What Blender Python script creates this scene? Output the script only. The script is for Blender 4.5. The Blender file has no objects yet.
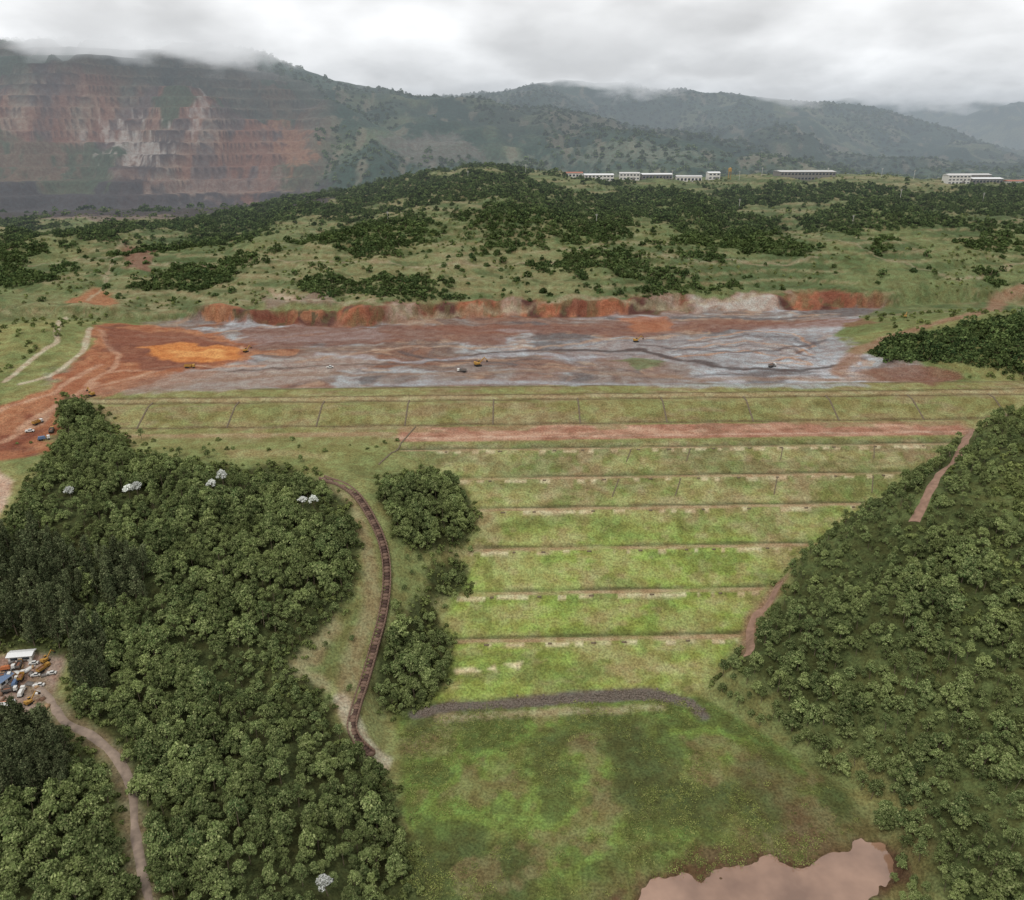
import bpy, bmesh, math, random
import numpy as np
from mathutils import Vector
rng=np.random.default_rng(7); random.seed(7)
scene=bpy.context.scene
CAMZ=230.0
TH=math.atan(0.4); CT,ST=math.cos(TH),math.sin(TH)

# ------------------------------------------------------------------ helpers
def lin(r,g,b):
    f=lambda c:(c/255/12.92) if c/255<=0.04045 else ((c/255+0.055)/1.055)**2.4
    return np.array([f(r),f(g),f(b)])
def S(a,b,x):
    t=np.clip((x-a)/(b-a),0,1); return t*t*(3-2*t)
def _h(ix,iy,s):
    n=(ix*374761393+iy*668265263+s*974711)&0xffffffff
    n=((n^(n>>13))*1274126177)&0xffffffff
    n=((n^(n>>15))*461845907)&0xffffffff
    return (n^(n>>16))/4294967296.0
def vn(x,y,s=0):
    ix=np.floor(x).astype(np.int64); iy=np.floor(y).astype(np.int64)
    fx=x-ix; fy=y-iy; fx=fx*fx*(3-2*fx); fy=fy*fy*(3-2*fy)
    a=_h(ix,iy,s);b=_h(ix+1,iy,s);c=_h(ix,iy+1,s);d=_h(ix+1,iy+1,s)
    return (a+(b-a)*fx)*(1-fy)+(c+(d-c)*fx)*fy
def fbm(x,y,o=4,s=0):
    t=0;a=0.5;n=0
    for i in range(o):
        t=t+a*vn(x,y,s+i*17); n+=a; a*=0.5
        x,y=1.6*x+1.2*y+13.1,-1.2*x+1.6*y+7.7
    return t/n
def trow(r):
    a=(np.asarray(r,float)-450)/800; return (0.4+a)/(1-0.4*a)

# ------------------------------------------------------------------ terrain height
DU=[0,282,284,309.5,314.5,334,339,360,365,386,391,409.5,414,434,438,443,472,492,498,503,521,530,9999]
DZ=[0,0,1.5,10,10,20,20,30,30,40,40,48,48,56,56,58,58.3,66,66,67.5,68,67,67]
BERM=[(309.5,314.5),(334,339),(360,365),(386,391),(409.5,414),(434,438)]
XLU=[90,185,226,283,314,338,365,390,414,438,441,447,9999]
XLX=[-30,-38,-41,-51,-34,-28,-22,-20,-35,-69,-75,-275,-300]
XRU=[90,185,205,226,255,283,314,338,365,390,414,438,441,447,9999]
XRX=[115,121,128,125,105,82,111,126,164,212,235,266,280,420,420]
YRX=[-900,-371,-188,-75,45,181,284,362,500,900]
YRY=[735,731,699,731,739,766,784,784,800,810]
RZX=[-1600,-760,-463,-240,-48,130,576,760,1500]
RZZ=[100,107,115,150,178,163,163,152,150]
def ridge(X,Y,D,w,px,rows,seed):
    xs=(np.array(px,float)-512)/800*D*0.93
    zt=CAMZ-D*trow(rows)
    h=np.maximum(np.interp(X,xs,zt)-85,0)
    n=fbm(X/420,Y/520,5,seed)
    t=np.clip((Y-(D-w))/w,0,1)
    sp=np.exp((n-0.5)*3.2)
    prof=np.where(Y<D,(t*t*(3-2*t)*0.35+t*0.65)**sp,1-0.6*S(D,D+1500,Y))
    d=(1-np.abs(2*fbm(X/190,Y/190,4,seed+5)-1))
    return h*prof+ (d-0.75)*75*np.sqrt(t)*(h>4)*(1-S(0.9,1.0,t)*0.5)
def mountains(X,Y):
    A=ridge(X,Y,2500,1050,[-400,-200,0,150,260,330,420,500,560,650,760,860,1024,1300],[70,55,38,42,52,80,97,102,113,130,148,160,168,170],31)
    B=ridge(X,Y,3600,1300,[100,300,420,500,560,620,680,780,860,900,960,1024,1300],[150,115,100,92,80,82,90,102,108,120,140,156,165],57)
    C=ridge(X,Y,5400,1500,[400,700,850,890,960,1024,1300],[150,118,98,86,78,90,90],83)
    return np.maximum(np.maximum(A,B),C)
def minemask(X,Y):
    e=(fbm(X/200,Y/200,3,91)-0.5)*300
    return (1-S(-560,-380,X+e*0.6+(Y-2000)*0.20))*S(1380,1480,Y)*(1-S(2330,2460,Y+e*0.5))
def terr(z,step,k):
    q=z/step; f=q-np.floor(q)
    return z*(1-k)+k*step*(np.floor(q)+S(0.55,1.0,f))
def Hbase(X,Y):
    X=np.asarray(X,float);Y=np.asarray(Y,float)
    u=Y-0.035*X
    dam=np.interp(u,DU,DZ)
    xl=np.interp(u,XLU,XLX); xr=np.interp(u,XRU,XRX)
    L=np.maximum(xl-X,0);R=np.maximum(X-xr,0)
    wl=S(0,14,L);wr=S(0,14,R)
    ss=S(250,440,u)
    n1=fbm(X/70,Y/70,3,1)-.5; n2=fbm(X/16,Y/16,3,2)-.5
    up=9*S(446,540,u)
    fl=1-S(395,440,u); fr=1-S(418,452,u)
    zL=58*ss+up+(1-S(330,440,u))*27*(1-np.exp(-L/55))+n1*20*S(10,60,L)*fl+n2*2.0*S(4,20,L)*fl
    zR=58*ss+up+fr*78*(1-np.exp(-R/110))+n1*16*S(10,60,R)*fr
    near=dam*(1-wl)*(1-wr)+zL*wl+zR*wr
    near=near+n2*0.7*(1-S(276,283,u))*(1-wl)*(1-wr)+n2*0.25
    yr=np.interp(X,YRX,YRY)+(n1*40)
    w=S(525,560,Y)
    n3=fbm(X/170,Y/170,4,3)-.5
    rz=np.interp(X,RZX,RZZ)
    g=np.clip((Y-yr)/(1250-yr),0,1)
    hill=(rz-77)*(g+0.10*np.sin(g*math.pi))+n3*46*np.sin(g*math.pi)
    hill=terr(hill,6.5,0.55)
    tail=n2*2.6+n1*1.5
    bank=S(0,13,Y-yr+n2*16)*(3+13*fbm(X/55,Y/300,3,4)+n2*6)
    far=67+tail*(1-S(0,10,Y-yr))*w+bank+hill
    far=far+26*np.exp(-((X-395)**2+(Y-625)**2)/(2*66**2))+16*np.exp(-((X+400)**2+(Y-640)**2)/(2*48**2))
    far=far+(85-far)*S(1340,1560,Y)
    M=mountains(X,Y)
    mm=minemask(X,Y)
    M=M*(1-mm)+terr(M,24,0.92)*mm
    far=far+M*S(1380,1500,Y)
    b=S(524,548,u)
    return near*(1-b)+far*b

def ray(px,py):
    px=np.atleast_1d(np.asarray(px,float));py=np.atleast_1d(np.asarray(py,float))
    dx=(px-512); dy=800*CT+(450-py)*ST; dz=-800*ST+(450-py)*CT
    return dx/dy, dz/dy
HF=[Hbase]
def survey(pts):
    """photogrammetry: where a photographed point lies on the modelled terrain (world x,y)"""
    pts=np.array(pts,float)
    kx,kz=ray(pts[:,0],pts[:,1])
    ys=np.exp(np.linspace(math.log(98),math.log(8000),1500))
    X=kx[:,None]*ys[None];Y=np.broadcast_to(ys[None],X.shape);Z=CAMZ+kz[:,None]*ys[None]
    d=HF[0](X,Y)-Z
    out=np.zeros((len(pts),2))
    for i in range(len(pts)):
        k=np.argmax(d[i]>0)
        if not (d[i]>0).any(): k=1000
        k=max(k,1)
        a,b=d[i,k-1],d[i,k]
        t=0 if b==a else np.clip(-a/(b-a),0,1)
        y=ys[k-1]+(ys[k]-ys[k-1])*t
        out[i]=(kx[i]*y,y)
    return out
def sdf(poly,X,Y):
    n=len(poly); d=np.full(X.shape,1e18); inside=np.zeros(X.shape,bool)
    for i in range(n):
        x1,y1=poly[i];x2,y2=poly[(i+1)%n]
        ex,ey=x2-x1,y2-y1; l=ex*ex+ey*ey+1e-9
        t=np.clip(((X-x1)*ex+(Y-y1)*ey)/l,0,1)
        d=np.minimum(d,(X-x1-t*ex)**2+(Y-y1-t*ey)**2)
        c=((y1>Y)!=(y2>Y))&(X<(x2-x1)*(Y-y1)/((y2-y1) if y2!=y1 else 1e-9)+x1)
        inside^=c
    d=np.sqrt(d); return np.where(inside,-d,d)
def dline(pl,X,Y):
    d=np.full(X.shape,1e18)
    for i in range(len(pl)-1):
        x1,y1=pl[i];x2,y2=pl[i+1]; ex,ey=x2-x1,y2-y1; l=ex*ex+ey*ey+1e-9
        t=np.clip(((X-x1)*ex+(Y-y1)*ey)/l,0,1)
        d=np.minimum(d,(X-x1-t*ex)**2+(Y-y1-t*ey)**2)
    return np.sqrt(d)

POND=survey([(606,908),(640,882),(676,873),(700,878),(714,862),(742,854),(790,858),(830,850),(866,842),(890,846),(898,872),(872,888),(845,905),(860,1010),(590,1010)])

# ------------------------------------------------------------------ ground sheet grid
NR,NC=1150,1120
LY0,LY1=math.log(95),math.log(9500)
ysg=np.exp(np.linspace(LY0,LY1,NR))
us=np.linspace(-1,1,NC)
Yg=np.repeat(ysg[:,None],NC,1); Xg=us[None]*(Yg*0.80+60)
Xg=Xg.ravel();Yg=Yg.ravel()
Zg=Hbase(Xg,Yg)
mk=np.nonzero(Yg<240)[0]; Xm,Ym=Xg[mk],Yg[mk]
Zg[mk]-=2.2*(1-S(-4,3,sdf(POND,Xm+(fbm(Xm/8,Ym/8,3,5)-.5)*14,Ym+(fbm(Xm/8,Ym/8,3,6)-.5)*14)))
ZG=Zg.reshape(NR,NC)
def H(X,Y):
    X=np.asarray(X,float);Y=np.asarray(Y,float)
    r=np.clip((np.log(np.maximum(Y,1))-LY0)/(LY1-LY0)*(NR-1),0,NR-1.001)
    c=np.clip((X/(Y*0.8+60)+1)/2*(NC-1),0,NC-1.001)
    i=r.astype(int);j=c.astype(int);a=r-i;b=c-j
    return (ZG[i,j]*(1-b)+ZG[i,j+1]*b)*(1-a)+(ZG[i+1,j]*(1-b)+ZG[i+1,j+1]*b)*a
HF[0]=H
def H1(x,y): return float(H(np.array([x]),np.array([y]))[0])

def obj(name,mesh,mats=(),parent=None,coll=None):
    o=bpy.data.objects.new(name,mesh)
    for m in mats: mesh.materials.append(m)
    (coll or scene.collection).objects.link(o)
    if parent: o.parent=parent
    return o
def npmesh(name,V,F,smooth=False,mi=None):
    V=np.asarray(V,np.float32);F=np.asarray(F,np.int32)
    me=bpy.data.meshes.new(name)
    k=F.shape[1]
    me.vertices.add(len(V)); me.vertices.foreach_set("co",V.ravel())
    me.loops.add(F.size); me.loops.foreach_set("vertex_index",F.ravel())
    me.polygons.add(len(F)); me.polygons.foreach_set("loop_start",np.arange(len(F),dtype=np.int32)*k)
    if smooth: me.polygons.foreach_set("use_smooth",np.ones(len(F),bool))
    if mi is not None: me.polygons.foreach_set("material_index",np.asarray(mi,np.int32))
    me.update(calc_edges=True)
    return me

# ------------------------------------------------------------------ materials
def newmat(name):
    m=bpy.data.materials.new(name); m.use_nodes=True
    nt=m.node_tree; b=nt.nodes["Principled BSDF"]
    return m,nt,b
def N(nt,t,**k):
    n=nt.nodes.new(t)
    for a,v in k.items(): setattr(n,a,v)
    return n
def math_(nt,op,a,b=None,clamp=False):
    n=N(nt,'ShaderNodeMath',operation=op,use_clamp=clamp)
    for i,v in enumerate((a,b)):
        if v is None: continue
        if hasattr(v,'node'): nt.links.new(v,n.inputs[i])
        else: n.inputs[i].default_value=v
    return n.outputs[0]
def mixc(nt,fac,a,b,mode='MIX'):
    n=N(nt,'ShaderNodeMix',data_type='RGBA',blend_type=mode)
    for i,v in ((0,fac),(6,a),(7,b)):
        if hasattr(v,'node'): nt.links.new(v,n.inputs[i])
        elif i==0: n.inputs[0].default_value=v
        else: n.inputs[i].default_value=(*v[:3],1)
    return n.outputs[2]
def noise(nt,vec,scale,detail=4,rough=.55):
    n=N(nt,'ShaderNodeTexNoise'); n.inputs['Scale'].default_value=scale
    n.inputs['Detail'].default_value=detail; n.inputs['Roughness'].default_value=rough
    if vec is not None: nt.links.new(vec,n.inputs['Vector'])
    return n
def simple(name,c,rough=.8,var=.25,scale=1.5,spec=.3,metal=0):
    m,nt,b=newmat(name)
    g=N(nt,'ShaderNodeNewGeometry')
    n=noise(nt,g.outputs['Position'],scale,2)
    c=np.array(c)
    col=mixc(nt,n.outputs[0],c*(1-var),np.minimum(c*(1+var),1))
    nt.links.new(col,b.inputs['Base Color']); b.inputs['Roughness'].default_value=rough
    b.inputs['Specular IOR Level'].default_value=spec; b.inputs['Metallic'].default_value=metal
    return m
def foliage(name,ca,cb,cc,pw=2.0):
    """leaf scatter colour: plain diffuse (cheap), tone varies per tree, per leaf and over the slope"""
    m=bpy.data.materials.new(name); m.use_nodes=True; nt=m.node_tree; nt.nodes.clear()
    out=N(nt,'ShaderNodeOutputMaterial'); b=N(nt,'ShaderNodeBsdfDiffuse'); nt.links.new(b.outputs[0],out.inputs['Surface'])
    g=N(nt,'ShaderNodeNewGeometry'); oi=N(nt,'ShaderNodeObjectInfo')
    n=noise(nt,g.outputs['Position'],0.03,0)
    f=math_(nt,'ADD',math_(nt,'MULTIPLY',oi.outputs['Random'],.75),math_(nt,'MULTIPLY',math_(nt,'SUBTRACT',n.outputs[0],.35),.9),True)
    c=mixc(nt,f,ca,cb)
    f2=math_(nt,'MULTIPLY',math_(nt,'POWER',g.outputs['Random Per Island'],pw),.85)
    c=mixc(nt,f2,c,cc)
    wn=math_(nt,'FRACT',math_(nt,'MULTIPLY',oi.outputs['Random'],37.7))
    dk=math_(nt,'MULTIPLY_ADD',wn,.75); dk.node.inputs[2].default_value=.62
    c2=N(nt,'ShaderNodeVectorMath',operation='SCALE'); nt.links.new(c,c2.inputs[0]); nt.links.new(dk,c2.inputs['Scale'])
    nt.links.new(c2.outputs[0],b.inputs['Color'])
    return m
M_leaf=foliage('forest_leaves',lin(68,86,50),lin(108,120,70),lin(150,156,106))
M_leafd=foliage('dark_leaves',lin(60,72,48),lin(84,92,62),lin(122,126,92))
M_leafw=foliage('blossom_leaves',lin(130,142,116),lin(186,190,176),lin(250,250,246),.7)
M_leaff=foliage('far_leaves',lin(50,68,42),lin(76,90,52),lin(98,110,66))
M_shrub=foliage('shrub_leaves',lin(80,94,54),lin(108,116,66),lin(136,142,90))
M_reed=foliage('marsh_leaves',lin(78,92,48),lin(108,116,60),lin(138,138,84))
M_bark=simple('bark',lin(110,98,80),.9)

# ------------------------------------------------------------------ ground colours
u=Yg-0.035*Xg
f6=fbm(Xg/6,Yg/6,3,11);f20=fbm(Xg/20,Yg/20,4,12);f60=fbm(Xg/60,Yg/60,4,13);f200=fbm(Xg/200,Yg/200,4,14)
wa=fbm(Xg/14,Yg/14,3,15)-.5; wb=fbm(Xg/14,Yg/14,3,16)-.5
C=np.zeros((len(Xg),3))
def blend(mask,col):
    m=np.clip(mask,0,1)[:,None]; C[:]=C*(1-m)+np.asarray(col)*m
def bidx(mask,idx,col):
    m=np.clip(mask,0,1)[:,None]; C[idx]=C[idx]*(1-m)+np.asarray(col)*m
C[:]=lin(102,106,66)
blend(S(.4,.62,f20),lin(120,118,76)); blend(S(.55,.75,f60)*.6,lin(86,94,56))
fh=S(700,740,Yg)
blend(fh,lin(98,103,68)); blend(fh*S(.42,.62,f60),lin(80,89,58)); blend(fh*S(.5,.68,f200)*.7,lin(114,110,78)); blend(fh*S(.50,.66,f20)*.6,lin(66,79,48))
hz=(Zg-75)/6.5; fr_=hz-np.floor(hz)
blend(fh*(S(.5,.7,fr_)*(1-S(.8,.98,fr_)))*S(.3,.5,f60)*.55*(Yg<1350),lin(134,122,94))
blend(fh*(1-S(.0,.25,fr_))*.5*(Yg<1350),lin(62,74,46))
mt=S(1380,1480,Yg)
blend(mt,lin(60,74,60)); blend(mt*S(.5,.64,f200),lin(84,90,68)); blend(mt*S(.42,.58,f60)*.7,lin(42,58,48))
fm=fbm(Xg/35,Yg/90,4,21)
blend(mt*S(.62,.72,fm)*.6,lin(110,102,86))
mm=minemask(Xg,Yg)
blend(mm,lin(94,76,70)); blend(mm*S(.44,.6,f200)*.8,lin(108,76,64)); blend(mm*S(.5,.62,fm)*.8,lin(80,72,72))
blend(mm*S(.56,.68,f60)*.6,lin(112,102,94))
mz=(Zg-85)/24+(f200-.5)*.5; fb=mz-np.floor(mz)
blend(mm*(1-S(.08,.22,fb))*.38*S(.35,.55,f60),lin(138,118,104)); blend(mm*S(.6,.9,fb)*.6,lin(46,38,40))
blend(mm*S(.54,.60,fbm(Xg/150,Yg/150,4,77))*.85,lin(60,70,54))
blend(mm*S(2080,2260,Yg+f60*300)*.6,lin(58,66,56))

def crop(w,mg):
    lo=w.min(0)-mg;hi=w.max(0)+mg
    r0=int(max(0,(math.log(max(lo[1],1.))-LY0)/(LY1-LY0)*(NR-1)-1)) if lo[1]>0 else 0
    r1=int(min(NR,(math.log(max(hi[1],96.))-LY0)/(LY1-LY0)*(NR-1)+2))
    s=slice(r0*NC,max(r1,r0)*NC)
    return r0*NC+np.nonzero((Xg[s]>lo[0])&(Xg[s]<hi[0]))[0]
def paint(px,col,soft=4,warp=8,op=1,world=False):
    w=np.array(px,float) if world else survey(px)
    i=crop(w,soft+warp)
    if len(i)==0: return w
    d=sdf(w,Xg[i]+wa[i]*2*warp,Yg[i]+wb[i]*2*warp)
    bidx((1-S(-soft,soft,d))*op,i,col); return w
def pline(px,width,col,soft=1.5,warp=1.5,op=1,world=False):
    w=np.array(px,float) if world else survey(px)
    i=crop(w,width+soft+warp+4)
    if len(i)==0: return w
    d=dline(w,Xg[i]+wa[i]*2*warp,Yg[i]+wb[i]*2*warp)
    bidx((1-S(width/2-soft/2,width/2+soft,d))*op,i,col); return w

xl=np.interp(u,XLU,XLX); xr=np.interp(u,XRU,XRX)
infl=S(-2,4,Xg-xl)*S(-2,4,xr-Xg)
ml=infl*(1-S(280,284,u)); m40=fbm(Xg/38,Yg/38,5,17); m15=fbm(Xg/15,Yg/15,5,18)
blend(ml,lin(84,92,50)); blend(ml*S(.44,.6,f20)*.8,lin(104,104,62)); blend(ml*S(.48,.58,m40)*.8,lin(100,118,58)); blend(ml*(1-S(.40,.50,m40))*.8,lin(68,74,44)); blend(ml*S(.52,.6,m15)*.6,lin(66,72,42)); blend(ml*S(.54,.66,f6)*.5,lin(74,78,44)); blend(ml*(1-S(.36,.45,m15))*.6,lin(110,98,70))
fc=infl*S(281,284,u)*(1-S(440,443,u))
dc=np.stack([np.interp(u,[283,330,365,390,414,441],[lin(*c)[k] for c in [(120,130,66),(122,136,66),(120,132,68),(120,124,74),(116,114,76),(112,107,78)]]) for k in range(3)],1)
m=fc[:,None]; C[:]=C*(1-m)+dc*m
st=fbm(Xg/26,u/7,4,41); st2=fbm(Xg/9,u/5,3,42)
blend(fc*S(.46,.66,st)*.6,lin(140,136,90)); blend(fc*S(.5,.7,f20)*np.interp(u,[283,340,400,440],[.35,.45,.7,.85]),lin(130,114,88))
blend(fc*S(.55,.72,f6)*.5,lin(92,106,52)); blend(fc*S(.60,.72,st2)*.4,lin(148,134,102)); blend(fc*(1-S(.34,.46,st))*.4,lin(88,98,54))
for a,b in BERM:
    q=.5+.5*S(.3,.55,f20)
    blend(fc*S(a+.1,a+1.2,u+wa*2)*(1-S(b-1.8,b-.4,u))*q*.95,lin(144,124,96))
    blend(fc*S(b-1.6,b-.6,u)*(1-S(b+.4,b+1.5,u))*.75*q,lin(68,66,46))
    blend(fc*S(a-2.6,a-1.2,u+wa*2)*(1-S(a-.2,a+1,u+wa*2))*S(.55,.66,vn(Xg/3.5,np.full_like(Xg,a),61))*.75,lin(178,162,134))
full=S(-285,-270,Xg)
up_=full*S(441,444,u)*(1-S(520,524,u))
blend(up_,lin(116,113,72)); blend(up_*S(.42,.6,f20)*.6,lin(134,126,88)); blend(up_*S(.5,.66,st2)*.4,lin(94,96,60)); blend(up_*S(.55,.68,st)*.5,lin(128,108,86))
rd=S(-72,-66,Xg)*(1-S(278,290,Xg))*S(444.5,446.5,u+wa*2)*(1-S(468.5,471,u+wb*3))
blend(rd,lin(142,104,86)); blend(rd*S(.42,.6,st),lin(158,124,104)); blend(rd*S(449,450,u)*(1-S(452,453,u))*.5,lin(172,144,126)); blend(rd*S(.55,.7,st2)*.5,lin(114,90,72)); blend(rd*S(460,462,u+wa*3)*S(.45,.6,f20)*.6,lin(120,112,78))
lf=full*(1-S(-74,-70,Xg))
blend(lf*S(454,457,u+wa*4)*(1-S(461,464,u+wb*4))*.7,lin(142,118,94))
for k in (472.5,498,505,521.5):
    blend(full*S(k-1.6,k-.6,u)*(1-S(k+.6,k+1.6,u))*.75,lin(86,70,54))
blend(full*S(499,500,u)*(1-S(503,504,u))*.7,lin(144,128,100))
# reservoir tailings
yr=np.interp(Xg,YRX,YRY)+(fbm(Xg/70,Yg/70,3,1)-.5)*40
xr2=np.interp(Yg,[520,560,600,640,700,790],[290,300,262,262,300,370])
res=S(522,526,u)*(1-S(-2,6,Yg-yr))*S(-330,-300,Xg+wa*40)*(1-S(-6,6,Xg-xr2+wb*30))
wx=Xg+150*(fbm(Xg/110,Yg/70,3,51)-.5); wy=Yg+110*(fbm(Xg/110,Yg/70,3,52)-.5)
t1=fbm(wx/100,wy/38,5,53);t2=fbm(wx/60,wy/22,5,54);t3=fbm(wx/120,wy/60,4,55)
rx=S(-120,120,Xg)  # east part is wetter grey slurry, west part earthier
blend(res,lin(122,110,104)); blend(res*S(.44,.54,t1),lin(138,136,136)); blend(res*S(.54,.62,t2)*(.85-.25*rx),lin(104,84,74)); blend(res*S(.56,.66,t3)*(.8-.4*rx),lin(118,84,68))
blend(res*S(.58,.64,t1)*.55,lin(160,161,166)); blend(res*(1-S(.36,.44,t2))*.8,lin(88,82,82)); blend(res*S(.6,.66,fbm(wx/30,wy/14,4,56))*.6,lin(150,124,104))
sw=np.abs(np.sin(wy/5.0+wx/60)); blend(res*S(.86,.97,sw)*S(.35,.5,t3)*.45,lin(92,82,80))
bk=S(-5,1,Yg-yr+wb*16)*(1-S(13,19,Yg-yr+wa*14))*S(-300,-260,Xg)*(1-S(330,380,Xg))
blend(bk,lin(108,68,54)); blend(bk*S(.45,.6,fbm(Xg/25,Yg/60,4,62)),lin(136,88,66)); blend(bk*S(.55,.62,fbm(Xg/30,Yg/60,4,63)),lin(80,54,48)); blend(bk*S(.6,.68,fbm(Xg/50,Yg/60,4,64))*.8,lin(142,122,108)); blend(bk*S(.52,.6,f6)*.5,lin(84,82,56))
blend(bk*S(165,185,Xg+wa*30)*(1-S(245,275,Xg+wa*40)),lin(152,142,134))
RED=lin(134,86,62);RED2=lin(110,66,50);LG=lin(152,152,158)
paint([(100,392),(150,372),(240,362),(330,352),(390,360),(300,385),(180,392)],lin(136,122,114),5,14,.8)
paint([(-150,470),(0,462),(40,455),(62,430),(70,402),(105,396),(160,378),(240,362),(258,345),(200,330),(110,322),(88,330),(85,350),(60,380),(0,408),(-150,430)],RED,5,12)
paint([(-150,462),(0,452),(30,440),(55,410),(90,392),(40,402),(0,425),(-150,440)],RED2,4,10,.9)
i=crop(survey([(-20,470),(260,320)]),60); mred=(C[i,0]>C[i,1]*1.6)
bidx(mred*S(.46,.6,f20[i])*.6,i,lin(150,106,78)); bidx(mred*S(.55,.66,m15[i])*.6,i,lin(92,58,48))
for P in ([(20,430),(60,402),(100,384),(160,370)],[(0,442),(40,424),(70,396)],[(100,330),(120,360),(90,385)],[(140,335),(200,338),(250,350)],[(110,372),(180,366),(260,366)],[(0,412),(50,394),(96,366)]): pline(P,4,lin(160,126,104),2,5,.75)
paint([(30,425),(80,392),(140,376),(220,372),(200,380),(120,392)],lin(138,106,88),4,10,.5)
paint([(100,326),(180,332),(240,345),(200,368),(150,372),(110,350)],lin(106,68,56),4,12,.7)
paint([(140,347),(190,343),(240,349),(236,360),(200,364),(160,358)],lin(168,108,62),3,9,1)
paint([(165,351),(225,350),(222,358),(177,358)],lin(186,136,84),3,7,.7)
paint([(235,328),(330,326),(430,326),(520,332),(510,345),(430,340),(330,345),(250,350)],lin(112,80,68),5,14,.75)
paint([(400,326),(560,324),(700,320),(860,318),(885,322),(800,328),(690,332),(640,338),(560,334),(470,334)],lin(114,78,64),5,10,.7)
paint([(620,318),(665,316),(674,330),(640,334)],lin(142,92,66),4,8,.8)
paint([(560,342),(660,338),(760,330),(830,328),(850,345),(820,362),(740,368),(640,360),(560,358)],lin(134,131,133),5,14,.55)
for k in range(7):
    pline([(690-k*4,340+k*3),(745,332+k*3),(792,334+k*4),(812,346+k*3),(780-k*4,362)],2.0,[lin(154,120,96),lin(88,78,78),lin(150,149,152)][k%3],1.5,4,.8)
pline([(560,350),(640,350),(680,360),(740,369),(800,370),(850,364)],6,lin(74,64,62),2,5,.9)
pline([(640,345),(700,350),(760,352),(830,340)],3,lin(82,72,72),2,5,.85)
pline([(400,352),(440,362),(500,352),(560,350)],4,lin(80,68,66),2,5,.8)
pline([(300,362),(380,350),(450,346),(540,348),(600,340),(680,336)],4,lin(146,124,108),2,6,.8)
pline([(230,372),(330,366),(440,362),(540,360)],3,lin(86,74,70),2,6,.8)
pline([(130,392),(200,382),(300,374),(420,374),(560,370),(700,379),(850,379),(950,380)],7,lin(124,102,88),3,5,.7)
pline([(320,354),(420,362),(520,354),(600,358)],6,LG,3,8,.5)
pline([(380,384),(520,382),(700,385),(860,385)],8,lin(140,139,142),4,6,.7)
paint([(615,362),(640,357),(668,362),(640,370)],lin(94,98,68),3,8,.9)
paint([(860,372),(905,364),(950,368),(962,378),(930,386),(880,380)],lin(108,78,64),3,6,.9)
pline([(1060,268),(1024,286),(1000,298),(975,315),(930,325),(890,338),(855,352),(840,372)],11,lin(130,100,82),5,4,.8)
for P,cc in (([(66,302),(95,288),(122,300),(112,310)],(140,96,70)),([(120,240),(152,250),(152,272),(128,268)],(112,84,70)),([(262,296),(330,296),(334,306),(270,306)],(118,102,90)),([(270,290),(300,294),(296,302)],(152,132,114)),([(0,215),(180,213),(178,219),(0,222)],(104,90,82))):
    paint(P,lin(*cc),4,8,.9)
for P in ([(120,240),(112,262),(105,285),(90,300)],[(0,222),(90,220),(190,214),(330,206)],[(150,262),(260,258),(420,268),(560,262)],[(240,300),(400,312),(560,300),(760,296)],[(830,240),(900,262),(960,280),(1024,262)],[(560,248),(700,262),(820,258)],[(0,270),(60,262),(120,256)]):
    pline(P,3.5,lin(142,128,106),2,6,.6)
paint([(95,118),(125,122),(160,150),(155,160),(120,150),(92,132)],lin(150,140,134),10,60,.7)
pline([(206,96),(198,115),(196,135)],14,lin(146,138,134),8,30,.5)
paint([(0,130),(60,135),(75,175),(0,185)],lin(108,80,70),25,80,.5)
paint([(268,122),(300,122),(315,165),(292,172)],lin(124,90,70),12,50,.7)
paint([(-200,188),(150,188),(330,184),(330,204),(150,216),(-200,218)],lin(60,54,56),12,40,.92)
paint([(380,136),(450,134),(492,160),(420,168)],lin(100,94,88),14,30,.7)
for k in range(4): pline([(388+k*6,141+k*7),(462+k*8,140+k*7)],7,lin(76,78,66),6,10,.7)
paint([(150,178),(280,172),(285,184),(150,190)],lin(112,92,84),12,30,.8)
for P in ([(560,150),(660,146),(668,160),(580,164)],[(640,148),(700,152),(690,164)],[(500,150),(560,158),(540,168)],[(820,150),(900,156),(880,164)]): paint(P,lin(104,106,90),14,60,.5)
for P in ([(65,318),(57,342),(32,360),(4,382)],[(90,328),(82,352),(52,376),(20,384)]):
    pline(P,3.4,lin(164,150,130),1.5,2,.85)
paint([(128,440),(240,436),(390,440),(385,470),(330,470),(240,462),(150,452)],lin(108,110,68),4,8,.6)
paint([(215,448),(330,452),(330,458),(230,458)],lin(130,120,84),3,6,.8)
paint([(325,470),(352,480),(398,548),(398,600),(382,720),(395,765),(360,762),(345,720),(350,660),(362,600),(362,550)],lin(108,108,70),3,5,.9)
pline([(316,482),(345,500),(366,540),(372,600),(352,660),(340,710)],6,lin(134,118,92),3,4,.55)
pline([(330,620),(312,655),(285,668),(320,685)],7,lin(134,122,94),3,5,.7)
pline([(342,700),(356,735),(382,762)],6,lin(164,152,134),2,3,.7)
for P in ([(420,540),(450,550),(478,548)],[(380,640),(440,600),(470,560)]): pline(P,4,lin(132,122,88),2,3,.5)
TOE=pline([(415,714),(450,707),(520,703),(600,698),(650,695),(688,702),(702,714)],5.5,lin(92,84,76),1.4,1.6,1)
pline([(440,718),(560,711),(600,712),(660,708)],3.5,lin(150,138,110),2,2,.6)
for P in ([(452,668),(472,666),(480,670),(455,672)],[(486,668),(494,664),(496,670)],[(505,664),(524,662),(520,669)]): paint(P,lin(186,170,138),1,1.5,.9)
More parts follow.
